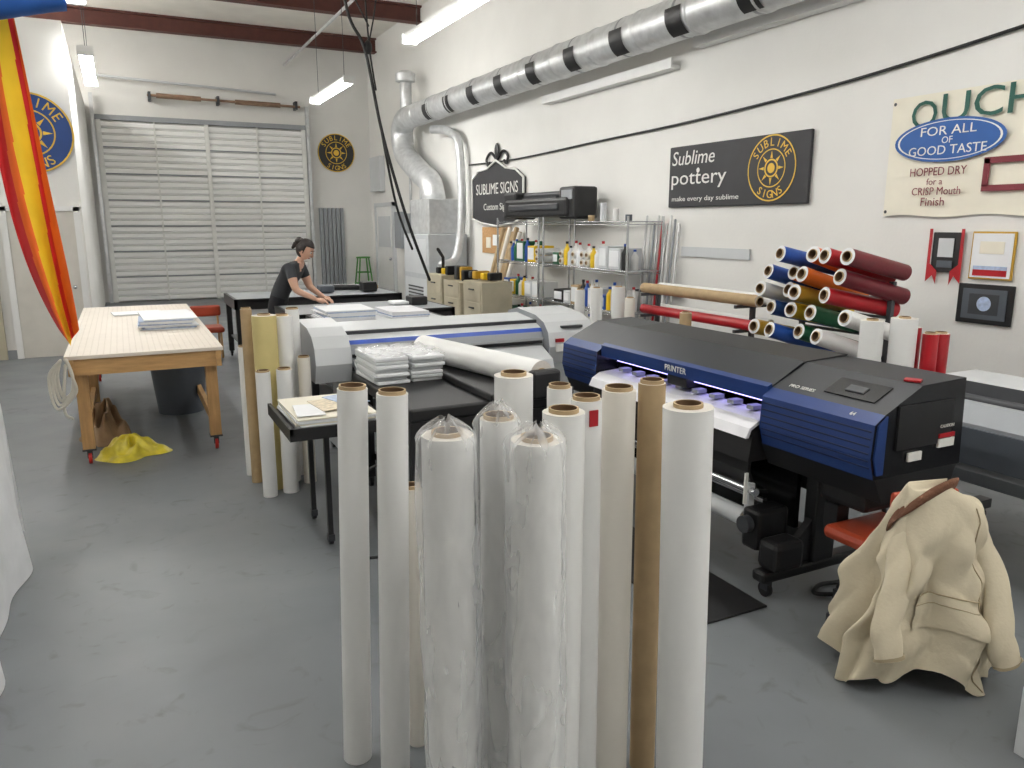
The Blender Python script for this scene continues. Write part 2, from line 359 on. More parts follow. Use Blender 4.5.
# ------------------------------------------------------------------ lights
def fixture(x,y0,y1,z=4.2,L=None):
    L=L or LAMP
    b=B('fluorescent_light_fixture')
    b.bb(x-.07,x+.07,y0,y1,z+.035,z+.09,WHITE);b.cyl((x-.055,y0+.03,z),(x-.055,y1-.03,z),.03,L,seg=6);b.cyl((x+.055,y0+.03,z),(x+.055,y1-.03,z),.03,L,seg=6)
    for y in (y0,y1):b.bb(x-.1,x+.1,y-.03,y+.03,z-.03,z+.09,WHITE)
    for y in (y0+.3,y1-.3):b.sweep([(x,y,z+.09),(x,y,ZC+.34)],.005,DARK,5)
    b.done()
for x,y0,y1 in ((-.19,7.3,9.9),(3.58,7.6,10.1),(3.58,2.4,4.9),(-.19,2.2,4.7),(1.7,-1.8,.7),(4.6,-1.6,.9),(-3,8.5,11)):  # all but the first two are out of view, added for soft light
    fixture(x,y0,y1)
fixture(-.19,12.7,15.4,4.2,LAMP2);fixture(3.62,13.2,15.7,4.2,LAMP2)
for x,y in ((-2.7,14.2),(-2.7,17.6),(-3.6,15.9)):fixture(x,y,y+2.5,5.9,LAMP2)  # unseen fixtures above the office, added to brighten the far wall and door
# ------------------------------------------------------------------ right wall items
b=B('ornate_sign')
pr=[(14.4,2.0),(14.4,2.75),(14.1,2.9),(13.7,2.92),(13.3,3.05),(12.9,2.9),(12.5,2.85),(12.2,2.7),(12.2,2.0),(12.6,1.92),(13.3,1.86),(14,1.92)]
b.extr(pr,'x',6.35,6.39,CHALK)
for i in range(len(pr)):
    p,q=pr[i],pr[(i+1)%len(pr)];b.sweep([(6.34,p[0],p[1]),(6.34,q[0],q[1])],.02,SWHITE,6)
b.text('SUBLIME SIGNS',(6.34,13.3,2.55),UY,UZ,.2,SWHITE,width=1.8);b.text('Custom Signs',(6.34,13.3,2.2),UY,UZ,.16,SWHITE,width=1.1)
for sgn in(-1,1):
    b.curve([(6.36,13.3,3.05),(6.36,13.3+sgn*.25,3.2),(6.36,13.3+sgn*.45,3.1),(6.36,13.3+sgn*.4,2.98),(6.36,13.3+sgn*.3,3.03)],.025,BLACK)
b.sphere((6.36,13.3,3.22),(.03,.09,.14),BLACK)
b.done()
b=B('pottery_sign')
b.box((6.37,7.04,2.475),(.04,2.28,.74),CHALK,.012)
b.text('Sublime',(6.35,7.72,2.70),UY,V((0,-.18,1)),.17,SWHITE,width=.78);b.disc((6.345,7.62,2.54),UY,UZ,.03,.03,SWHITE)
b.text('pottery',(6.35,7.62,2.42),UY,UZ,.19,SWHITE,width=1.0);b.text('make every day sublime',(6.35,7.5,2.2),UY,UZ,.075,SWHITE,width=1.2)
emblem(b,(6.375,6.42,2.49),UY,UZ,.35,CHALK,SYEL)
b.done()
b=B('hanging_banner')
b.grid(lambda a,c:(6.37-.008*math.sin(a*9)*(1-c),5.0-1.75*a,1.97+1.03*c+.012*math.sin(a*14)*(1-c)),30,8,CREAM)
bx=6.345
for ch,yy,zz in (('O',4.66,2.83),('U',4.38,2.86),('C',4.1,2.87),('H',3.82,2.87)):b.text(ch,(bx,yy,zz),UY,UZ,.23,BGREEN,width=.24)
b.disc((bx,4.42,2.6),UY,UZ,.5,.18,BBLUE,.006);b.disc((bx,4.42,2.6),UY,UZ,.47,.16,SWHITE,.008,inner=.96)
b.text('FOR ALL',(bx-.006,4.42,2.68),UY,UZ,.075,SWHITE,width=.5);b.text('OF',(bx-.006,4.42,2.6),UY,UZ,.055,SWHITE);b.text('GOOD TASTE',(bx-.006,4.42,2.52),UY,UZ,.075,SWHITE,width=.7)
b.text('HOPPED DRY',(bx,4.48,2.345),UY,UZ,.07,BRED,width=.52);b.text('for a',(bx,4.5,2.26),UY,UZ,.055,BRED);b.text('CRISP Mouth',(bx,4.48,2.18),UY,UZ,.065,BRED,width=.45);b.text('Finish',(bx,4.5,2.09),UY,UZ,.07,BRED)
for (y0,y1,z0,z1) in ((4.08,4.03,2.2,2.42),(4.08,3.4,2.16,2.21),(4.08,3.4,2.38,2.43)):b.bb(6.34,6.35,y1,y0,z0,z1,BRED)
for y,z in ((4.96,2.95),(4.96,2.01),(3.3,2.95)):b.disc((bx,y,z),UY,UZ,.015,.015,DARK)
b.done()
b=B('award_plaque');b.box((6.38,4.34,1.66),(.02,.26,.34),BLACK,.005).bb(6.36,6.365,4.27,4.41,1.62,1.78,LGREY).bb(6.36,6.365,4.27,4.41,1.53,1.59,GREYBIN)
for sg in (-1,1):b.add([(6.358,4.34+sg*.13,1.86),(6.358,4.34+sg*.16,1.86),(6.358,4.34+sg*.16,1.4),(6.358,4.34+sg*.1,1.46),(6.358,4.34+sg*.06,1.38),(6.358,4.34+sg*.06,1.5),(6.358,4.34+sg*.13,1.56)],[[0,1,2,3,4,5,6]],RED)
b.done()
b=B('picture_frame');b.bb(6.37,6.39,3.76,4.12,1.45,1.84,GOLD,.006).bb(6.364,6.37,3.775,4.105,1.465,1.825,PAPER).bb(6.36,6.364,3.84,4.04,1.66,1.76,CREAM).bb(6.36,6.364,3.8,4.08,1.48,1.53,RED).bb(6.36,6.364,3.8,4.08,1.53,1.56,PAPERB).done()
b=B('picture_frame');b.bb(6.37,6.39,3.72,4.19,1.08,1.41,BLACK,.008).bb(6.362,6.37,3.77,4.14,1.12,1.37,GREYBIN).bb(6.36,6.362,3.83,4.08,1.16,1.33,DARK).disc((6.36,3.95,1.25),UY,UZ,.06,.06,PAPERB,.002).done()
b=B('wall_shelf_channel');b.bb(6.25,6.39,8.1,11.4,3.78,3.82,WHITE).bb(6.25,6.27,8.1,11.4,3.82,3.9,WHITE);b.done()
b=B('wall_shelf_channel');b.bb(6.25,6.39,4.4,7.7,3.94,3.98,WHITE).bb(6.25,6.27,4.4,7.7,3.98,4.06,WHITE);b.done()
b=B('wall_conduit_cable');b.curve([(6.37,14.6,3.05),(6.37,12.5,3.02),(6.37,9.9,3.08),(6.37,8,3.12),(6.37,6.15,3.2),(6.37,4.8,3.3),(6.37,2.5,3.55)],.015,BLACK);b.done()
b=B('wall_white_panel');b.bb(6.37,6.39,6.7,7.9,1.5,1.62,LGREY).done()
b=B('leaning_trim_strips')
for k in range(9):
    y=8.6-k*.085;b.sweep([(6.18,y,0.02),(6.34,y,2.0-.05*(k%3))],.016,(ALU,WHITE,MGREY,ALU,RED)[k%5],6)
b.bb(6.25,6.38,7.85,8.7,1.0,1.03,DARK).done()
b=B('corkboard');b.bb(6.37,6.39,12.9,14.0,1.35,1.84,CORK).bb(6.36,6.37,13.2,13.5,1.5,1.7,PAPER).bb(6.36,6.37,13.6,13.8,1.45,1.65,CREAM).bb(6.36,6.37,12.95,13.1,1.5,1.65,YELLOW).done()
def wire_shelf(y0,y1,x0=5.75,x1=6.3,zs=(.25,.75,1.3,1.93)):
    b=B('wire_shelving_unit')
    for x in(x0,x1):
        for y in (y0,y1):b.cyl((x,y,0),(x,y,2.0),.017,CHROME,seg=10)
    for z in zs:
        for x in (x0,x1):b.sweep([(x,y0,z),(x,y1,z)],.008,CHROME,6).sweep([(x,y0,z-.035),(x,y1,z-.035)],.006,CHROME,6)
        for y in (y0,y1):b.sweep([(x0,y,z),(x1,y,z)],.008,CHROME,6).sweep([(x0,y,z-.035),(x1,y,z-.035)],.006,CHROME,6)
        n=int((y1-y0)/.06)
        for k in range(1,n):
            y=y0+(y1-y0)*k/n;b.sweep([(x0,y,z+.004),(x1,y,z+.004)],.0035,CHROME,4,round_=False)
    b.done()
wire_shelf(10.55,12.0);wire_shelf(8.2,10.4)
def bottle(b,x,y,z,h,m,r=.04,cap=RED):
    b.lathe((x,y,z),(x,y,z+h),[(0,0),(r,0),(r,h*.65),(r*.4,h*.82),(r*.35,h*.9)],m,12).cyl((x,y,z+h*.9),(x,y,z+h),r*.45,cap,seg=10)
b=B('shelf_supplies')
for y0,y1 in ((10.6,11.9),(8.28,10.35)):
    for z in (.26,.76,1.31):
        y=y0+.04
        while y<y1-.2:
            k=random.random();m=random.choice([LGREY,VBLUE,LGREY,WHITE,GREEN,YELLOW,KRAFT,BLACK,PAPER])
            if k<.35:
                ww=min(.16+.14*random.random(),y1-y-.02);h=.16+.16*random.random();b.bb(5.80,6.15,y,y+ww,z,z+h,m,.008);b.bb(5.79,5.80,y+.03,y+ww-.03,z+.04,z+h-.03,PAPER);y+=ww+.02
            elif k<.85:
                bottle(b,5.84,y+.05,z,.26+.12*random.random(),m,.048,random.choice([RED,WHITE,VBLUE,BLACK]));bottle(b,6.0,y+.06,z,.24+.14*random.random(),WHITE,.048,random.choice([RED,WHITE,VBLUE]));y+=.11
            else:
                for q in (0,.11):b.roll((6.2,y+.06,z+.056+q),(5.8,y+.06,z+.056+q),.052,VINYL,core=.02)
                y+=.13
for k in range(4):b.cyl((5.9,8.4+k*.3,1.94),(5.9,8.4+k*.3,2.02+.08*(k%3)),.045,(GREYBIN,WHITE,LGREY,KRAFT)[k])
b.done()
b=B('desktop_plotter')
b.bb(5.75,6.25,9.75,11.75,2.0,2.28,BLACK,.04).bb(5.72,5.8,9.95,11.55,2.1,2.2,DARK,.02).bb(5.8,6.2,9.6,10.05,1.97,2.43,BLACK,.04).bb(5.8,6.2,11.45,11.9,1.97,2.4,BLACK,.04)
b.cyl((6.0,10.05,2.34),(6.0,11.45,2.34),.05,DARK,seg=16).bb(5.85,6.15,10.2,11.3,2.28,2.31,DARK).bb(5.79,5.8,9.65,9.95,2.25,2.38,MGREY).done()
b=B('filing_cabinet')
for y0,h in ((11.25,.98),(12.15,.92),(13.0,1.0)):
    b.bb(5.1,5.65,y0,y0+.75,0.0,h,BEIGE,.01)
    for z in (.08,.38,.68):b.bb(5.09,5.1,y0+.04,y0+.71,z,z+.26,BEIGE).bb(5.07,5.09,y0+.28,y0+.47,z+.16,z+.18,DARK)
b.done()
b=B('bench_tools')
for k in range(10):
    y=11.3+k*.24;m=random.choice([YELLOW,BLACK,DARK,BLACK,GOLD]);h=.06+.12*random.random()
    b.bb(5.2+.1*random.random(),5.5,y,y+.13,1.0 if not 12.1<y<12.95 else .93,1.0+h,m,.02)
b.sweep([(5.3,13.4,1.02),(5.3,13.4,1.3),(5.2,13.4,1.45)],.03,BLACK)
b.done()
b=B('leaning_tube_bundle')
for k in range(6):b.roll((5.75,12.2+k*.13,0.02),(6.28,12.2+k*.13,1.75+.08*(k%2)),.045,KRAFT if k%3 else VINYL2,core=.03)
b.done()
# ------------------------------------------------------------------ roll rack
b=B('vinyl_roll_rack')
rows=[(1.66,[(4.80,VBLUE),(4.56,ORANGE),(4.34,RED),(4.12,DRED)]),
(1.50,[(5.04,VBLUE),(4.82,ORANGE),(4.60,ORANGE),(4.22,DRED)]),
(1.35,[(5.06,LGREY),(4.86,YELLOW),(4.64,GOLD),(4.34,RED)]),
(1.19,[(5.0,SBLUE),(4.76,YELLOW),(4.52,GREEN),(4.14,VINYL)]),
(1.02,[(5.06,GOLD),(4.84,VBLUE),(4.64,GREEN),(4.36,VINYL)])]
for z,l in rows:
    for y,m in l:
        dy=random.uniform(-.04,.04);x=5.0+random.uniform(-.12,.1)
        b.roll((x+.66,y-.05+dy*2.5,z-.17+random.uniform(-.04,.04)),(x,y,z),.066,m,end=PAPER,core=.036)
for y in (4.15,5.04):
    b.bb(5.46,5.5,y-.02,y+.02,0,1.45,DARK);b.bb(5.2,5.75,y-.02,y+.02,0,.04,DARK)
for z in (.83,1.0,1.16,1.31):
    b.bb(5.46,5.5,4.15,5.04,z-.01+.0,z+.01,DARK)
b.bb(5.2,5.24,4.13,5.06,.0,.04,DARK).done()
b=B('horizontal_roll_rack')
for y in (5.45,6.9):
    b.bb(5.25,5.29,y-.02,y+.02,0,1.25,DARK);b.bb(5.05,5.5,y-.02,y+.02,0,.05,DARK)
    for z in (.68,.9,1.13):b.bb(5.05,5.45,y-.015,y+.015,z,z+.03,DARK)
b.roll((5.15,7.0,1.21),(5.15,5.25,1.21),.055,KRAFT,core=.035).roll((5.37,7.0,1.21),(5.37,5.25,1.21),.05,VINYL,core=.035)
b.roll((5.15,7.0,.98),(5.15,5.3,.98),.05,RED,core=.03).roll((5.36,7.0,.98),(5.36,5.3,.98),.05,VINYL,core=.03)
b.roll((5.05,7.0,.80),(5.05,5.2,.80),.07,RED,core=.035).roll((5.36,7.0,.76),(5.36,5.3,.76),.05,GREEN,core=.035)
b.done()
def stand(name,x,y,h,r,m,end=None,core=.038,lean=(0,0),tag=False):
    b=B(name).roll((x,y,0),(x+lean[0],y+lean[1],h),r,m,end,core)
    if tag:b.box((x+lean[0]-.004,y+lean[1]-r-.002,h-.05),(.03,.004,.05),RED)
    return b.done()
for x,y,h,r,m in ((4.72,7.3,1.2,.07,VINYL),(4.88,7.1,1.22,.075,VINYL),(4.86,6.85,1.12,.055,VINYL2),(4.6,5.6,1.1,.055,KRAFT),(4.75,7.7,1.15,.06,VINYL)):
    stand('vinyl_roll',x,y,h,r,m,core=.032)
for x,y,h,r,m in ((4.52,3.55,1.26,.075,VINYL),(4.67,3.42,1.28,.085,VINYL),(4.86,3.5,1.2,.065,RED),(4.80,3.31,1.18,.05,RED),(4.95,3.34,1.17,.055,RED)):
    stand('vinyl_roll',x,y,h,r,m,core=.032)
# ------------------------------------------------------------------ blue printer
b=B('wide_format_printer')
cov=[(2.85,.80),(2.82,.90),(2.83,1.05),(2.89,1.09),(3.12,1.2),(3.42,1.21),(3.44,.80)]
def cover(y0,y1):
    b.extr(cov,'y',y0,y1,BLUE,cap=BLACKG,mats=[BLUE,BLUE,BLUE,NAVY,NAVY,BLACK,BLACK])
    for k in range(6):
        z=.85+k*.033;xx=2.85-(z-.8)*.3 if z<.9 else 2.82+(z-.9)*.067
        b.bb(xx-.004,xx+.01,y0+.012,y1-.012,z,z+.007,BLUE2)
cover(2.16,2.82);cover(4.35,4.8)
b.extr([(2.86,.82),(2.835,.9),(2.845,1.045),(2.9,1.085),(2.9,.82)],'y',2.152,2.16,BLUE)
b.extr([(3.0,.85),(3.0,1.15),(3.12,1.205),(3.42,1.22),(3.44,.8)],'y',2.82,4.35,BLACK)
b.extr([(2.89,1.095),(3.1,1.205),(3.1,1.185),(2.9,1.06)],'y',2.82,4.35,NAVY)
b.extr([(2.865,1.02),(2.86,1.095),(2.89,1.11),(2.9,1.02)],'y',2.82,4.35,BLUE)
b.text('PRINTER',(2.86,3.55,1.062),UY,UZ,.035,SWHITE)
b.bb(3.0,3.02,2.84,4.33,.93,1.08,MGREY).bb(2.96,3.0,2.87,4.3,.985,.998,LED).bb(3.0,3.04,2.84,4.33,.9,.98,DARK)
b.cyl((2.95,2.87,1.03),(2.95,4.3,1.03),.012,CHROME,seg=8)
for k in range(9):b.bb(2.92,2.99,2.97+k*.15,3.02+k*.15,.933,.955,MGREY)
b.bb(2.9,3.0,3.5,3.68,.95,1.04,BLACK,.01)
b.extr([(3.05,.93),(2.84,.915),(2.78,.88),(2.755,.83),(2.775,.83),(2.79,.87),(2.85,.9),(3.05,.91)],'y',2.84,4.33,WHITEM)
b.extr([(3.05,.905),(2.86,.89),(2.80,.84),(2.78,.70),(3.42,.70),(3.43,.9)],'y',2.84,4.33,BLACK)
b.extr([(2.86,.8),(2.92,.68),(3.38,.68),(3.42,.8)],'y',2.16,2.84,BLACK);b.extr([(2.86,.8),(2.9,.7),(3.4,.7),(3.42,.8)],'y',4.33,4.8,BLACK)
b.extr([(2.86,.86),(2.84,.62),(2.9,.5),(3.0,.48),(3.0,.5),(2.91,.52),(2.86,.63),(2.88,.86)],'y',2.9,4.3,BLACK)
b.bb(2.97,3.34,2.15,2.16,.92,1.12,BLACK).text('CAUTION',(3.3,2.15,1.0),UX,UZ,.015,SWHITE).bb(3.25,3.36,2.145,2.155,.9,.94,SWHITE).bb(3.25,3.36,2.145,2.155,.945,.965,RED)
b.bb(3.05,3.14,2.145,2.155,.86,.9,SWHITE)
sl=-math.atan2(.11,.23)
b.box((3.0,2.40,1.145),(.13,.28,.008),BLACKG,0,(0,sl,0)).box((2.995,2.40,1.15),(.045,.1,.006),DARK,0,(0,sl,0))
b.text('PRO SERIES',(2.93,2.66,1.109),UY,V((.23,0,.11)),.022,SWHITE).text('64',(2.86,2.3,1.068),UY,V((.06,0,.04)),.02,SWHITE)
b.box((3.16,2.24,1.207),(.06,.07,.008),RED,0,(0,0,.5))
for y in (2.72,4.5):
    b.bb(3.12,3.28,y-.04,y+.04,.12,.72,BLACK,.01).bb(2.78,3.58,y-.045,y+.045,.09,.15,BLACK,.015)
    for x in (2.84,3.52):b.caster(x,y,BLACK,.04)
    b.extr([(2.9,.15),(3.14,.4),(3.14,.15)],'y',y-.02,y+.02,BLACK)
b.bb(3.16,3.24,2.72,4.5,.2,.28,BLACK).bb(3.3,3.34,2.72,4.5,.45,.55,BLACK)
b.bb(3.1,3.13,2.8,4.45,.3,.66,BLACKG)
b.roll((2.9,4.45,.34),(2.9,2.95,.34),.05,LGREY,core=.03).cyl((2.98,2.9,.44),(2.98,4.45,.44),.018,CHROME).cyl((2.86,2.85,.52),(2.86,4.4,.52),.022,CHROME)
b.bb(2.82,3.04,2.78,2.9,.22,.44,BLACK,.02).bb(2.8,3.0,2.62,2.76,.16,.32,BLACK,.03).bb(2.83,3.0,4.42,4.56,.24,.46,BLACK,.02)
b.cyl((2.8,2.83,.37),(2.76,2.83,.37),.045,DARK).bb(2.84,2.88,2.88,2.91,.3,.56,LGREY).bb(2.82,2.84,2.89,2.9,.45,.62,SWHITE)
b.bb(3.0,3.3,2.3,2.58,.56,.69,BLACK,.03).bb(3.0,3.08,2.45,2.53,.42,.56,BLACK)
b.curve([(3.3,2.45,.6),(3.42,2.5,.3),(3.35,2.62,.04),(3.15,2.64,.03),(3.05,2.58,.03),(3.2,2.52,.03),(3.4,2.6,.03)],.012,BLACK)
b.done()
B('rubber_mat').bb(2.30,2.76,2.62,3.9,0.001,.012,BLACK,.004).done()
# ------------------------------------------------------------------ right machine
b=B('flatbed_cutter')
b.extr([(4.03,.84),(4.18,.92),(4.24,.92),(4.26,.85),(4.6,.85),(4.62,.95),(5.03,.95),(5.03,.58),(4.3,.42),(4.03,.58)],'y',.6,3.12,MGREY,cap=MGREY,mats=[MGREY,MGREY,BLACK,DARK,DARK,LGREY,MGREY,MGREY,MGREY,MGREY])
b.cyl((4.4,.62,.89),(4.4,3.1,.89),.03,DARK).bb(4.01,4.03,.7,3.0,.62,.82,GREYBIN).bb(4.3,4.5,.8,2.9,.851,.858,MGREY)
for y in (.9,2.9):
    b.bb(4.4,4.55,y-.04,y+.04,.1,.56,DARK).bb(4.1,4.95,y-.04,y+.04,.08,.14,DARK)
    for x in (4.15,4.9):b.caster(x,y)
b.done()
# ------------------------------------------------------------------ coat & chair
b=B('office_chair')
cx,cy=3.12,2.26
b.box((cx,cy,.45),(.42,.40,.07),CHAIRR,.03).box((2.95,1.98,.70),(.32,.04,.2),CHAIRR,.018,(0,0,-.25))
b.sweep([(3.03,2.08,.42),(2.97,2.0,.5),(2.95,1.99,.7)],.015,CHROME)
b.cyl((cx,cy,.12),(cx,cy,.42),.03,BLACK)
for k in range(5):
    a=k*2*math.pi/5+.3;x=cx+.24*math.cos(a);y=cy+.24*math.sin(a)
    b.sweep([(cx,cy,.13),(x,y,.085)],.018,BLACK,6).caster(x,y,BLACK,.028)
b.done()
b=B('canvas_jacket')
e1=V((.9,-.43,0));e2=V((.43,.9,0));CT=V((2.90,1.86,0));CB=V((2.90,1.95,0))
def crease(x):
    return abs(math.sin(x))-.6
def coat(a,t):
    ph=2*math.pi*a;cs,sn=math.cos(ph),math.sin(ph)
    c=CT.lerp(CB,t)
    k=t**.75
    A=.155+(.325-.155)*k;Bx=.04+(.22-.04)*t**.6
    fold=(.06*crease(2.5*ph+.7+.9*t)+.05*crease(4.5*ph+1.9-1.1*t)+.02*math.sin(9*ph+3*t)+.03*crease(6.5*ph+5*t))*min(1,t*1.5)
    rr=1+fold/.2
    sx=math.copysign(abs(cs)**.8,cs);sy=math.copysign(abs(sn)**.85,sn)
    z=.845*(1-t)+.012*math.sin(ph*3)*(1-t)
    z+= (.05+.05*math.sin(3*ph+.6)+.03*math.sin(7*ph))*t**3
    if cs>0:z-=.06*cs*(1-t)**2
    else:z-=.02*cs*(1-t)**2
    w=(.03*crease(t*5+ph*1.5)+.02*crease(t*9-ph*3+1)+.012*crease(t*15+ph*4))*min(1,4*t*(1-t))
    p=c+e1*(A*sx*rr+w)+e2*(Bx*sy*rr-w);p.z=max(.006,z+w*.4);return p
b.grid(coat,150,60,TAN)
b.grid(lambda a,t:(lambda q:V(((1-t)*CT.x+t*q.x,(1-t)*CT.y+t*q.y,q.z+.02*(1-t))))(coat(a,0)),150,4,TAN)
def P(a,c,z):q=V((2.90,1.88,0))+e1*a+e2*c;return V((q.x,q.y,z))
def sleeve(ctrl,w0,w1,th0,th1,ph0):
    pp=b.cpts(ctrl,12);n=len(pp)-1
    def f(a,t):
        i=min(n-1,int(t*n));q=t*n-i;c=pp[i].lerp(pp[i+1],q);d=(pp[i+1]-pp[i]).normalized()
        side=(e1-d*e1.dot(d)).normalized();out=side.cross(d).normalized()
        an=2*math.pi*a;w=w0+(w1-w0)*t;th=th0+(th1-th0)*t
        k=1+.2*crease(1.5*an+9*t+ph0)*(.4+t*.6)+.14*crease(13*t+an+ph0*2)*min(1,3*t)
        return c+side*w*math.cos(an)*k+out*th*math.sin(an)*k
    b.grid(f,28,50,TAN)
    b.grid(lambda a,t:f(a,.95+.045*t)+(f(a,.97)-pp[-2]).normalized()*.003,28,2,TAND)
    ce=pp[-1];b.grid(lambda a,t:ce.lerp(V(f(a,1)),.98*t)+V((0,0,.02*(1-t))),28,2,SLEEVEIN)  # dark brown disc closes the cuff, standing for the open sleeve end
sleeve([P(-.09,-.0,.77),P(-.155,-.05,.64),P(-.21,-.12,.47),P(-.26,-.17,.32),P(-.25,-.2,.2)],.05,.058,.035,.035,.4)
sleeve([P(.10,-.0,.75),P(.17,-.05,.6),P(.21,-.12,.43),P(.20,-.18,.28),P(.235,-.2,.17)],.05,.058,.035,.035,1.7)
cpp=b.cpts([P(-.185,.03,.66),P(-.19,-.02,.735),P(-.145,-.06,.795),P(-.08,-.065,.845),P(.0,-.035,.865),P(.05,-.0,.86)],8)
def collar(a,t):
    i=min(len(cpp)-2,int(a*(len(cpp)-1)));q=a*(len(cpp)-1)-i;c=cpp[i].lerp(cpp[i+1],q)
    an=2*math.pi*t;return c+V((e2.x*-.018*math.cos(an),e2.y*-.018*math.cos(an),.032*math.sin(an)))+e1*.016*math.sin(an)
b.grid(collar,50,14,CORD)
b.grid(lambda a,t:coat(.70+.11*a,.5+.2*t)+(e2*-.012),10,10,TAN)
b.sweep([coat(.70+.11*k/10,.5)+e2*-.014 for k in range(11)],.003,TAND,5)
b.sweep([coat(.70+.11*k/10,.56)+e2*-.013 for k in range(11)],.002,TAND,5)
b.sweep([coat(.83+.008*math.sin(k*.8),.04+.93*k/40)+e2*-.003 for k in range(41)],.003,TAND,5)
b.done()
# ------------------------------------------------------------------ foreground rolls
for x,y,h,r,m,lx in ((.64,2.46,1.37,.050,VINYL,.035),(.735,2.33,1.37,.051,VINYL,.03),(.83,2.44,1.0,.036,VINYL2,.0),(1.15,2.28,1.4,.066,VINYL,0),(1.26,2.16,1.37,.042,VINYL,0),
    (1.10,1.86,1.37,.062,VINYL,0),(1.235,1.95,1.375,.048,VINYL,-.01),(1.375,1.98,1.385,.054,VINYL2,-.01),(1.49,1.96,1.40,.044,KRAFT,-.015),(1.462,1.74,1.37,.075,VINYL,-.03)):
    stand('vinyl_roll',x-lx,y,h,r,m,core=min(.038,r-.012),lean=(lx,lx*-.3),tag=(x==1.235))
def wrapped(x,y,h,r,seed,lean=(0,0)):
    b=B('plastic_wrapped_vinyl_roll');b.roll((x,y,0),(x+lean[0],y+lean[1],h-.01),r-.010,VINYL)
    rnd=random.Random(seed);ph=[rnd.uniform(0,6.28) for _ in range(12)]
    def f(a,t):
        an=2*math.pi*a;z=(h+.02)*t+.003
        w=.005*math.sin(3*an+ph[0]+4*z)+.004*(abs(math.sin(4*an+ph[1]-5*z))-.5)+.0015*math.sin(9*an+ph[2]+9*z)+.0015*math.sin(17*z+2*an+ph[3])
        rr=r+.003+w
        if t>.965:
            k=(t-.965)/.035;rr=r*(1-k*k*.85)+.003+w*1.6;z+=.008*math.sin(5*an+ph[5])*k+.012*k*k
        return (x+lean[0]*t+rr*math.cos(an),y+lean[1]*t+rr*math.sin(an),z)
    b.grid(f,80,120,PLASTIC)
    b.done()
wrapped(.755,1.9,1.345,.082,1);wrapped(.925,1.93,1.365,.064,2);wrapped(.95,1.745,1.345,.08,3)
for x,y,h,r,m in ((.76,6.0,1.0,.045,VINYL),(.765,5.8,1.3,.04,KRAFT),(.86,5.62,1.27,.085,YELTUBE),(.80,5.44,.9,.05,VINYL),(.95,5.47,.9,.055,VINYL),(1.0,5.72,1.25,.07,VINYL),(1.10,5.85,1.28,.05,VINYL),(1.12,5.62,.95,.045,VINYL2)):
    stand('vinyl_roll',x,y,h,r,m,core=min(.038,r-.012))
# ------------------------------------------------------------------ grey printer
b=B('grey_wide_format_printer')
pf=[(5.72,.84),(5.70,.95),(5.73,1.0),(5.75,1.03),(5.9,1.09),(6.2,1.12),(6.36,1.08),(6.38,.84)]
b.extr(pf,'x',1.45,3.2,LGREY,mats=[LGREY,MGREY,LBLUE,LGREY,LGREY,LGREY,MGREY,DARK])
pe=[(5.64,.74),(5.59,.88),(5.62,1.0),(5.7,1.08),(5.85,1.13),(6.2,1.16),(6.38,1.12),(6.42,.74)]
b.extr(pe,'x',1.2,1.47,LGREY,cap=MGREY);b.extr(pe,'x',3.16,3.62,LGREY,cap=MGREY)
b.extr([(5.72,.9),(5.5,.8),(5.46,.7),(5.48,.7),(5.54,.77),(5.72,.86)],'x',1.5,3.14,LGREY)
b.bb(1.5,3.14,5.68,5.72,.905,.93,BLACK).bb(1.46,3.18,5.83,5.86,1.06,1.09,DARK)
b.bb(3.3,3.5,5.62,5.66,1.03,1.05,DARK).bb(3.22,3.37,5.585,5.6,.84,.9,SWHITE).bb(3.42,3.57,5.585,5.6,.82,.92,ORANGE).bb(3.22,3.3,5.585,5.6,.92,.95,RED)
for x in(1.5,3.2):
    b.bb(x-.05,x+.05,5.95,6.15,.1,.8,MGREY).bb(x-.04,x+.04,5.6,6.5,.08,.14,MGREY)
    for y in (5.65,6.45):b.caster(x,y)
b.bb(1.5,3.2,6.02,6.08,.25,.32,MGREY);b.roll((1.6,6.3,.5),(3.1,6.3,.5),.07,VINYL)
b.done()
b=B('laminating_table')
b.bb(1.42,2.5,4.15,5.42,.76,.84,BLACK,.015).bb(1.42,1.9,4.2,4.6,.6,.76,BLACK,.02).bb(1.92,2.5,4.1,5.5,.84,.89,BLACK,.01)
b.roll((2.0,5.5,.98),(2.27,4.12,.98),.09,VINYL,core=.038).bb(2.17,2.37,4.04,4.12,.84,1.02,BLACK,.02).bb(1.9,2.1,5.46,5.54,.84,1.02,BLACK,.02)
b.bb(1.42,2.45,4.15,4.19,.3,.76,BLACK).bb(2.42,2.46,4.2,5.4,.3,.76,BLACK)
for x in (1.5,2.42):
    for y in (4.25,5.32):b.bb(x-.03,x+.03,y-.03,y+.03,.08,.76,BLACK).caster(x,y)
b.bb(1.5,2.42,4.22,4.28,.2,.25,BLACK).bb(1.5,2.42,5.29,5.35,.2,.25,BLACK)
b.done()
b=B('sheet_tray_cart')
b.bb(.74,1.36,4.2,4.92,.72,.75,BLACK).bb(.74,1.36,4.2,4.22,.75,.79,BLACK).bb(.74,.76,4.2,4.92,.75,.79,BLACK)
for x in (.98,1.32):
    for y in (4.40,4.86):b.bb(x-.015,x+.015,y-.015,y+.015,.05,.72,BLACK).caster(x,y,BLACK,.025)
b.done()
b=B('printed_sheet_stack')
for k in range(8):b.box((1.02+.01*random.random(),4.56,.757+k*.009),(.46,.6,.008),(PAPER,CREAM,PAPER)[k%3],0,(0,0,.04*random.uniform(-1,1)))
for i in range(3):b.box((.9+i*.13,4.45+.08*i,.833+.003*i),(.16,.3,.003),(PAPER,PASTEL,PAPERB)[i],0,(0,0,.2*i-.1))
b.done()
b=B('wrapped_package_stack')
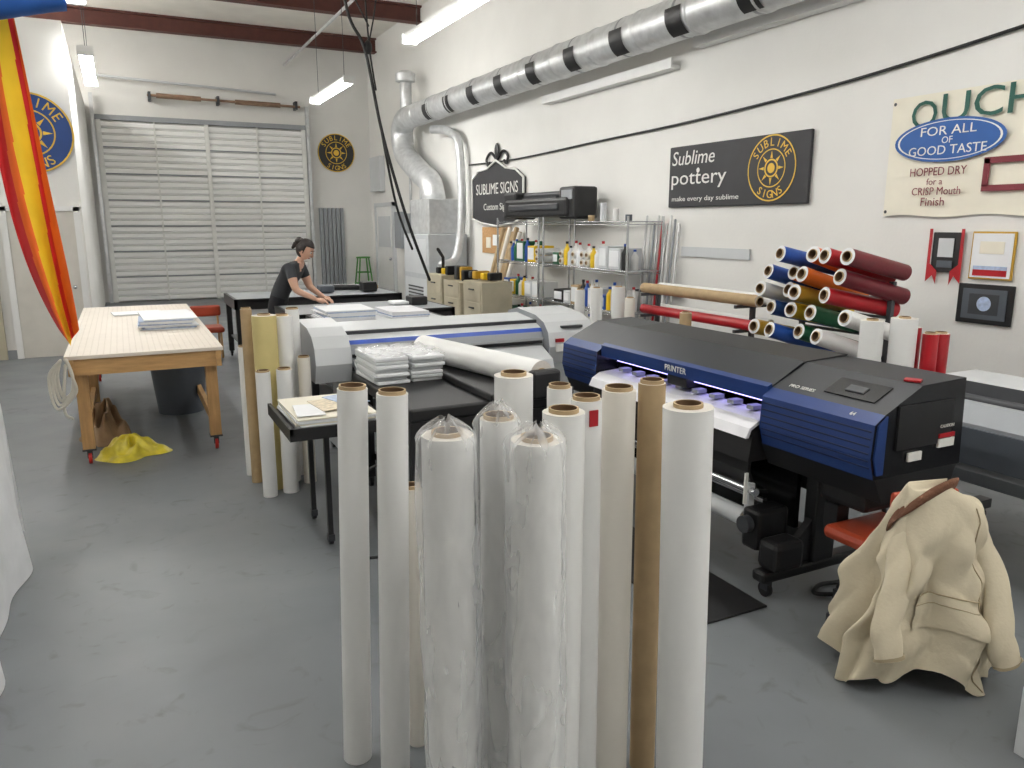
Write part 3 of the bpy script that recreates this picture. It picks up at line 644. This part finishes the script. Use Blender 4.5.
for i in range(2):
    for k in range(7):b.box((1.56+i*.25,5.15+random.uniform(-.02,.02),.853+k*.026),(.23,.5,.024),(PAPER,LGREY)[k%2],.006,(0,0,random.uniform(-.05,.05)))
b.grid(lambda a,t:(1.44+.5*a,4.88+.54*t,1.035+.008*math.sin(a*17+t*9)+.004*math.sin(t*31)),24,24,PLASTIC)
b.done()
b=B('power_cable');b.curve([(1.38,4.1,.6),(1.12,4.12,.5),(1.05,4.12,.2),(1.08,4.1,.02),(1.25,4.05,.015),(1.4,4.0,.02),(1.7,4.02,.02)],.01,BLACK).done()
# ------------------------------------------------------------------ left work table
b=B('work_table')
xa,xb,ya,yb=-.47,.69,6.75,10.7
b.bb(xa,xb,ya,yb,.87,.9,PEG,.004)
b.bb(xa+.02,xb-.02,ya+.02,ya+.06,.74,.87,WOOD).bb(xa+.02,xb-.02,yb-.06,yb-.02,.74,.87,WOOD).bb(xa+.02,xa+.06,ya,yb,.74,.87,WOOD).bb(xb-.06,xb-.02,ya,yb,.74,.87,WOOD)
for x in (xa+.1,xb-.1):
    for y in (ya+.12,(ya+yb)/2,yb-.12):
        b.bb(x-.045,x+.045,y-.045,y+.045,.13,.87,WOOD2);b.caster(x,y,CASTER,.05);b.bb(x-.05,x+.05,y-.05,y+.05,.115,.13,DARK)
for x in (xa+.1,xb-.1):b.bb(x-.02,x+.02,ya+.1,yb-.1,.2,.29,WOOD)
hv=[];hf=[]
for i in range(24):
    for j in range(80):
        x=xa+.04+i*(xb-xa-.08)/23;y=ya+.04+j*(yb-ya-.08)/79;n=len(hv);q=.0045
        hv+=[(x-q,y-q,.9007),(x+q,y-q,.9007),(x+q,y+q,.9007),(x-q,y+q,.9007)];hf.append([n,n+1,n+2,n+3])
b.add(hv,hf,HOLE)
for k in range(4):
    b.curve([(-.49,6.73-.012*k,.88),(-.52-.02*k,6.72,.75),(-.5-.015*k,6.72-.01*k,.6-.03*k),(-.44+.01*k,6.72-.01*k,.62),(-.42,6.72-.01*k,.75),(-.45,6.73-.012*k,.88)],.011,ROPE)
b.curve([(-.46,6.71,.84),(-.5,6.7,.5),(-.45,6.7,.42)],.011,ROPE)
b.done()
b=B('paper_stack')
for k in range(9):b.box((.35+random.uniform(-.02,.02),8.5+random.uniform(-.03,.03),.906+k*.012),(.48,.85,.010),(PAPER,PAPERB,PAPER)[k%3],0,(0,0,random.uniform(-.08,.08)))
b.box((.42,9.25,.915),(.3,.4,.02),PAPER,0,(0,0,.3)).box((.1,9.7,.912),(.5,.35,.012),PAPER,0,(0,0,.1));b.done()
b=B('trash_bin');b.lathe((.42,8.5,0),(.42,8.5,.6),[(0,0.002),(.22,0.002),(.27,.52),(.29,.52),(.29,.56),(.26,.56),(.2,.03)],GREYBIN,28);b.done()
def heap(name,cx,cy,rx,ry,h,m,seed):
    rnd=random.Random(seed);p=[rnd.uniform(0,6.28) for _ in range(8)];b=B(name)
    def f(a,t):
        an=2*math.pi*a;r=t*(1+.14*math.sin(3*an+p[0])+.1*math.sin(5*an+p[1]))
        z=h*(1-t**1.7)*(1+.35*math.sin(4*an+p[2]+6*t)+.25*math.sin(7*an+p[3]-9*t)*t)+.015*math.sin(11*an+13*t)*t*(1-t)
        return (cx+rx*r*math.cos(an),cy+ry*r*math.sin(an),max(.004,z))
    b.grid(f,64,22,m);b.done()
heap('yellow_plastic_bag',-.08,7.02,.28,.24,.13,YBAG,3)
heap('kraft_paper_heap',-.25,7.75,.2,.45,.26,BROWNP,5)
# ------------------------------------------------------------------ back tables
def dark_table(x0,x1,y0,y1,z,top=MGREY):
    b=B('assembly_table');b.bb(x0,x1,y0,y1,z-.05,z-.02,BLACK,.005).bb(x0+.04,x1-.04,y0+.04,y1-.04,z-.02,z,top).bb(x0,x1,y0,y0+.04,z-.14,z,BLACK).bb(x0,x1,y1-.04,y1,z-.14,z,BLACK).bb(x0,x0+.04,y0,y1,z-.14,z,BLACK).bb(x1-.04,x1,y0,y1,z-.14,z,BLACK)
    for x in(x0+.05,x1-.05):
        for y in(y0+.05,y1-.05):b.bb(x-.035,x+.035,y-.035,y+.035,.08,z-.05,BLACK).caster(x,y)
    b.bb(x0+.05,x1-.05,y0+.04,y0+.07,.25,.3,BLACK).bb(x0+.05,x1-.05,y0+.1,y1-.1,.3,.32,DARK);b.done()
dark_table(1.28,3.6,10.75,11.9,.92,MGREY);dark_table(1.6,3.5,8.5,9.60,.93);dark_table(1.7,3.0,7.2,8.3,.95,LGREY)
b=B('sheet_pile')
for k in range(9):b.box((2.0+random.uniform(-.02,.02),7.85,.957+k*.012),(.5,.6,.011),(PAPER,WHITEM,PAPER,PAPERB)[k%4],0,(0,0,random.uniform(-.06,.06)))
for k in range(6):b.box((2.6,7.8,.957+k*.012),(.4,.6,.011),(PAPER,WHITEM,PAPERB,WHITEM)[k%4],0,(0,0,random.uniform(-.06,.06)))
b.done()
b=B('table_clutter')
for x,y,m,h in ((3.2,11.1,BLACK,.14),(3.0,9.1,PAPER,.04),(2.6,11.2,GREYBIN,.1),(3.2,9.0,BLACK,.1)):b.box((x,y,.935+h/2),(.2,.25,h),m,.015)
b.roll((2.7,11.5,.975),(3.4,11.3,.975),.045,BLACK,core=.02)
b.done()
b=B('red_cushion_chair');b.box((1.02,11.8,.42),(.42,.42,.08),CHAIRR,.03).box((1.02,12.0,.66),(.42,.06,.16),CHAIRR,.03)
for x in (.86,1.18):
    for y in (11.64,11.96):b.sweep([(x,y,.02),(x,y,.40)],.016,WOOD2,6)
    b.sweep([(x,11.98,.40),(x,12.0,.7)],.016,WOOD2,6)
b.done()
# ------------------------------------------------------------------ left foreground
b=B('striped_flag')
def flag(a,t):
    top=V((-.64+.17*a,6.0,3.2));bot=V((-.42+.11*a,6.0,1.08+.24*abs(a-.5)))
    mid=V((-.74+.40*a,5.95,2.0+.05*a))
    p=top*(1-t)*(1-t)+mid*2*t*(1-t)+bot*t*t
    p+=V((.0,.06*math.sin(a*9+2*t)*(.4+t*.6),0));p.x+=.010*math.sin(a*9+5*t)
    return p
b.grid(flag,48,40,FLAGR,mf=lambda a,t:(FLAGR,FLAGR,FLAGO,FLAGY,FLAGY,FLAGR,FLAGO)[min(6,max(0,int((a+.12*(t-.5))*7)))])
b.sweep([(-.55,6.0,3.2),(-.55,6.0,ZC+.34)],.004,DARK,5);b.done()
b=B('blue_tarp_bundle')
b.grid(lambda a,t:(-1.4+1.24*a,5.72+.1*math.cos(t*6.28)+.02*math.sin(a*13),3.10+.13*a+.12*math.sin(t*6.28)*(1-.4*a*a)+.015*math.sin(a*9+t*6)),40,24,TARP)
b.sweep([(-1.2,5.72,3.2),(-1.2,5.72,ZC+.34)],.005,DARK,5).sweep([(-.5,5.72,3.25),(-.5,5.72,ZC+.34)],.005,DARK,5);b.done()
b=B('cloth_covered_table')
b.bb(-1.9,-.72,2.2,5.15,.84,.88,WOOD)
for x in(-1.8,-.85):
    for y in (2.4,5.0):b.bb(x-.04,x+.04,y-.04,y+.04,0,.84,WOOD2)
b.grid(lambda a,t:(-1.9+1.2*a,2.2+2.98*t,.885+.005*math.sin(a*8+t*13)),20,30,CLOTH)
b.grid(lambda a,t:(-.70+(.05+.03*math.sin(t*17)+.02*math.sin(t*31))*a,2.2+2.98*t+.03*a*math.sin(t*9),.885-.88*a),14,80,CLOTH)
b.grid(lambda a,t:(-1.9+1.2*t+.03*math.sin(t*20)*a,5.18+.04*a,.885-.8*a),10,30,CLOTH)
b.done()
b=B('cardboard_box');b.bb(2.76,3.3,.9,1.40,.0,.27,LGREY,.004).bb(2.76,3.3,1.15,1.17,.269,.272,KRAFT).done()
b=B('overhead_cord')
b.curve([(3.1,12,6.4),(3.3,12,5.0),(3.55,12,4.46),(3.75,12.0,3.4),(3.96,12,2.58),(4.2,12,1.8),(4.5,12,1.0)],.025,BLACK)
b.curve([(3.6,12,6.5),(3.58,12,5.4),(3.62,12,4.5),(3.7,12,3.9)],.014,BLACK).curve([(3.9,12,6.5),(3.75,12,5.2),(3.6,12,4.5)],.012,BLACK).curve([(2.8,12,6.5),(3.3,12,5.4),(3.62,12,4.8)],.012,BLACK)
b.sphere((3.6,12,4.5),(.06,.06,.1),BLACK);b.curve([(3.75,12,3.4),(4.0,12.1,2.2),(4.25,12.1,1.5)],.02,BLACK);b.done()
b=B('ceiling_conduit')
b.sweep([(4.2,YF-.05,5.9),(4.2,8,5.9)],.03,GALV,8).sweep([(-.3,21.3,5.3),(3.9,21.3,5.15)],.03,LGREY,8);b.done()
# ------------------------------------------------------------------ person
def person():
    S=1.08
    O=V((1.74,9.88,0));f=V((.86,-.51,0)).normalized();r=V((f.y,-f.x,0))
    def W(a,fw,z):return O+r*a*S+f*fw*S+V((0,0,z*S))
    J=[('pelvis',W(0,-.06,.90),.145,.12),('waist',W(0,0,1.02),.14,.115),('chest',W(0,.10,1.16),.165,.125),('upch',W(0,.18,1.27),.14,.1),('neck',W(0,.235,1.345),.052,.052),('neck2',W(0,.265,1.395),.049,.049)]
    E=[(0,1),(1,2),(2,3),(3,4),(4,5)];lab=['s','s','s','s','k','k']
    def add(p,rad,par,l):J.append(('',p,rad*S,rad*S));E.append((par,len(J)-1));lab.append(l);return len(J)-1
    hands=[]
    for sg in(-1,1):
        h=add(W(sg*.09,-.06,.84),.09,0,'p');kx=add(W(sg*.1,-.02,.48),.06,h,'p');an=add(W(sg*.1,-.06,.08),.042,kx,'p');add(W(sg*.11,.06,.04),.036,an,'h')
        s_=add(W(sg*.18,.18,1.28),.07,3,'s');m1=add(W(sg*.22,.22,1.16),.058,s_,'s');e=add(W(sg*.24,.26,1.03),.044,m1,'k')
        wr=add(W(sg*.13,.46,.92),.027,e,'k');hands.append((sg,W(sg*.13,.46,.92)))
    me=bpy.data.meshes.new('sk');me.from_pydata([j[1] for j in J],E,[]);ob=bpy.data.objects.new('sk',me);COL.objects.link(ob)
    ob.modifiers.new('Skin','SKIN')
    for i,j in enumerate(J):
        d=me.skin_vertices[0].data[i];d.radius=(j[2],j[3]);d.use_root=(i==0)
    sb=ob.modifiers.new('Sub','SUBSURF');sb.levels=2
    dg=bpy.context.evaluated_depsgraph_get();ev=ob.evaluated_get(dg);em=ev.to_mesh()
    vs=[v.co.copy() for v in em.vertices];fs=[list(p.vertices) for p in em.polygons];ev.to_mesh_clear()
    bpy.data.objects.remove(ob)
    b=B('person');g={}
    segs=[(J[a][1],J[c_][1],lab[c_]) for a,c_ in E]
    for f_ in fs:
        c=sum((vs[i] for i in f_),V())/len(f_);best=None
        for p,q,l in segs:
            t=max(0,min(1,(c-p).dot(q-p)/max(1e-6,(q-p).length_squared)));d=(p+(q-p)*t-c).length
            if best is None or d<best[0]:best=(d,l)
        g.setdefault(best[1],[]).append(f_)
    for l,ff in g.items():b.add(vs,ff,{'s':SHIRT,'k':SKIN,'p':PANTS,'h':SHOE}[l],True)
    for sg,w in hands:
        d=(f*.85-r*sg*.35+V((0,0,-.25))).normalized();side=r*(-sg)
        side=(side-d*side.dot(d)).normalized()
        b.sweep([w,w+d*.03,w+d*.07,w+d*.085],[.024,.03,.034,.028],SKIN,12)
        dn=V((0,0,-1))
        for k,L in enumerate((.07,.078,.072,.056)):
            o=(k-1.5)*-.018;base=w+d*.075+side*o*1.0
            b.sweep([base,base+d*L*.45,base+d*L*.75+dn*L*.2,base+d*L*.9+dn*L*.45],[.0095,.009,.008,.0065],SKIN,8)
        tb=w+d*.03+side*.025;b.sweep([tb,tb+side*.02+d*.025,tb+side*.025+d*.05+dn*.01],[.011,.01,.008],SKIN,8)
    hc=W(0,.31,1.47);hf=(f+V((0,0,-.6))).normalized();hu=(V((0,0,1))-hf*hf.z).normalized();hr=hf.cross(hu)
    Rm=Matrix((hr,hf,hu)).transposed()*S
    def face(p):
        x,y,z=p
        if z<-.02:
            k=min(1,(-z-.02)/.1);x*=1-.35*k;y=y*(1-.12*k)+.008*k
        if y>.0 and abs(x)<.05 and -.01<z<.035:y-=.008*(1-abs(abs(x)-.03)/.03) if abs(x)>.01 else 0
        return V((x,y,z))
    b.sphere(hc,(.074,.094,.113),SKIN,28,20,face,Rm)
    H=lambda x,y,z:hc+Rm@V((x,y,z))
    b.sweep([H(0,.085,.02),H(0,.1,-.005),H(0,.108,-.025),H(0,.094,-.035)],[.008,.01,.013,.01],SKIN,8)
    for sg in(-1,1):
        b.sphere(H(sg*.03,.078,.01),.012,SWHITE,10,8);b.sphere(H(sg*.03,.087,.01),.006,BLACK,8,6)
        b.sweep([H(sg*.015,.09,.03),H(sg*.032,.088,.035),H(sg*.047,.078,.028)],.0035,HAIR,6)
        b.sphere(H(sg*.076,-.005,-.005),(.01,.02,.032),SKIN,10,8,None,Rm)
    b.sweep([H(-.022,.082,-.062),H(0,.09,-.06),H(.022,.082,-.062)],.006,LIP,6)
    def hair(p):
        x,y,z=p
        if y>.03 and z<.05:y=.02;x*=.8
        if z<-.05:x*=.75
        return V((x,y,z))
    b.sphere(H(0,-.008,.012),(.087,.104,.12),HAIR,28,20,hair,Rm)
    b.sphere(H(0,-.105,.05),(.052,.05,.052),HAIR,16,10,None,Rm)
    b.sweep([H(0,-.1,.03),H(0,-.13,.0),H(.01,-.135,-.05)],[.035,.032,.018],HAIR,10)
    b.done()
person()
# ------------------------------------------------------------------ camera
cam=bpy.data.cameras.new('camera');co=bpy.data.objects.new('camera',cam);COL.objects.link(co)
cam.sensor_width=36;cam.lens=36*769/1024;cam.clip_start=.05;cam.clip_end=100
p=math.atan(160/769);th=math.atan2(394,769*math.cos(p)+160*math.sin(p))
co.location=(0,0,1.9);co.rotation_euler=(math.pi/2-p,0,-th);SC.camera=co
w=bpy.data.worlds.new('World');SC.world=w;w.use_nodes=True;w.node_tree.nodes['Background'].inputs[0].default_value=(.8,.85,.9,1);w.node_tree.nodes['Background'].inputs[1].default_value=.3
try:SC.view_settings.view_transform='Standard'
except Exception:pass
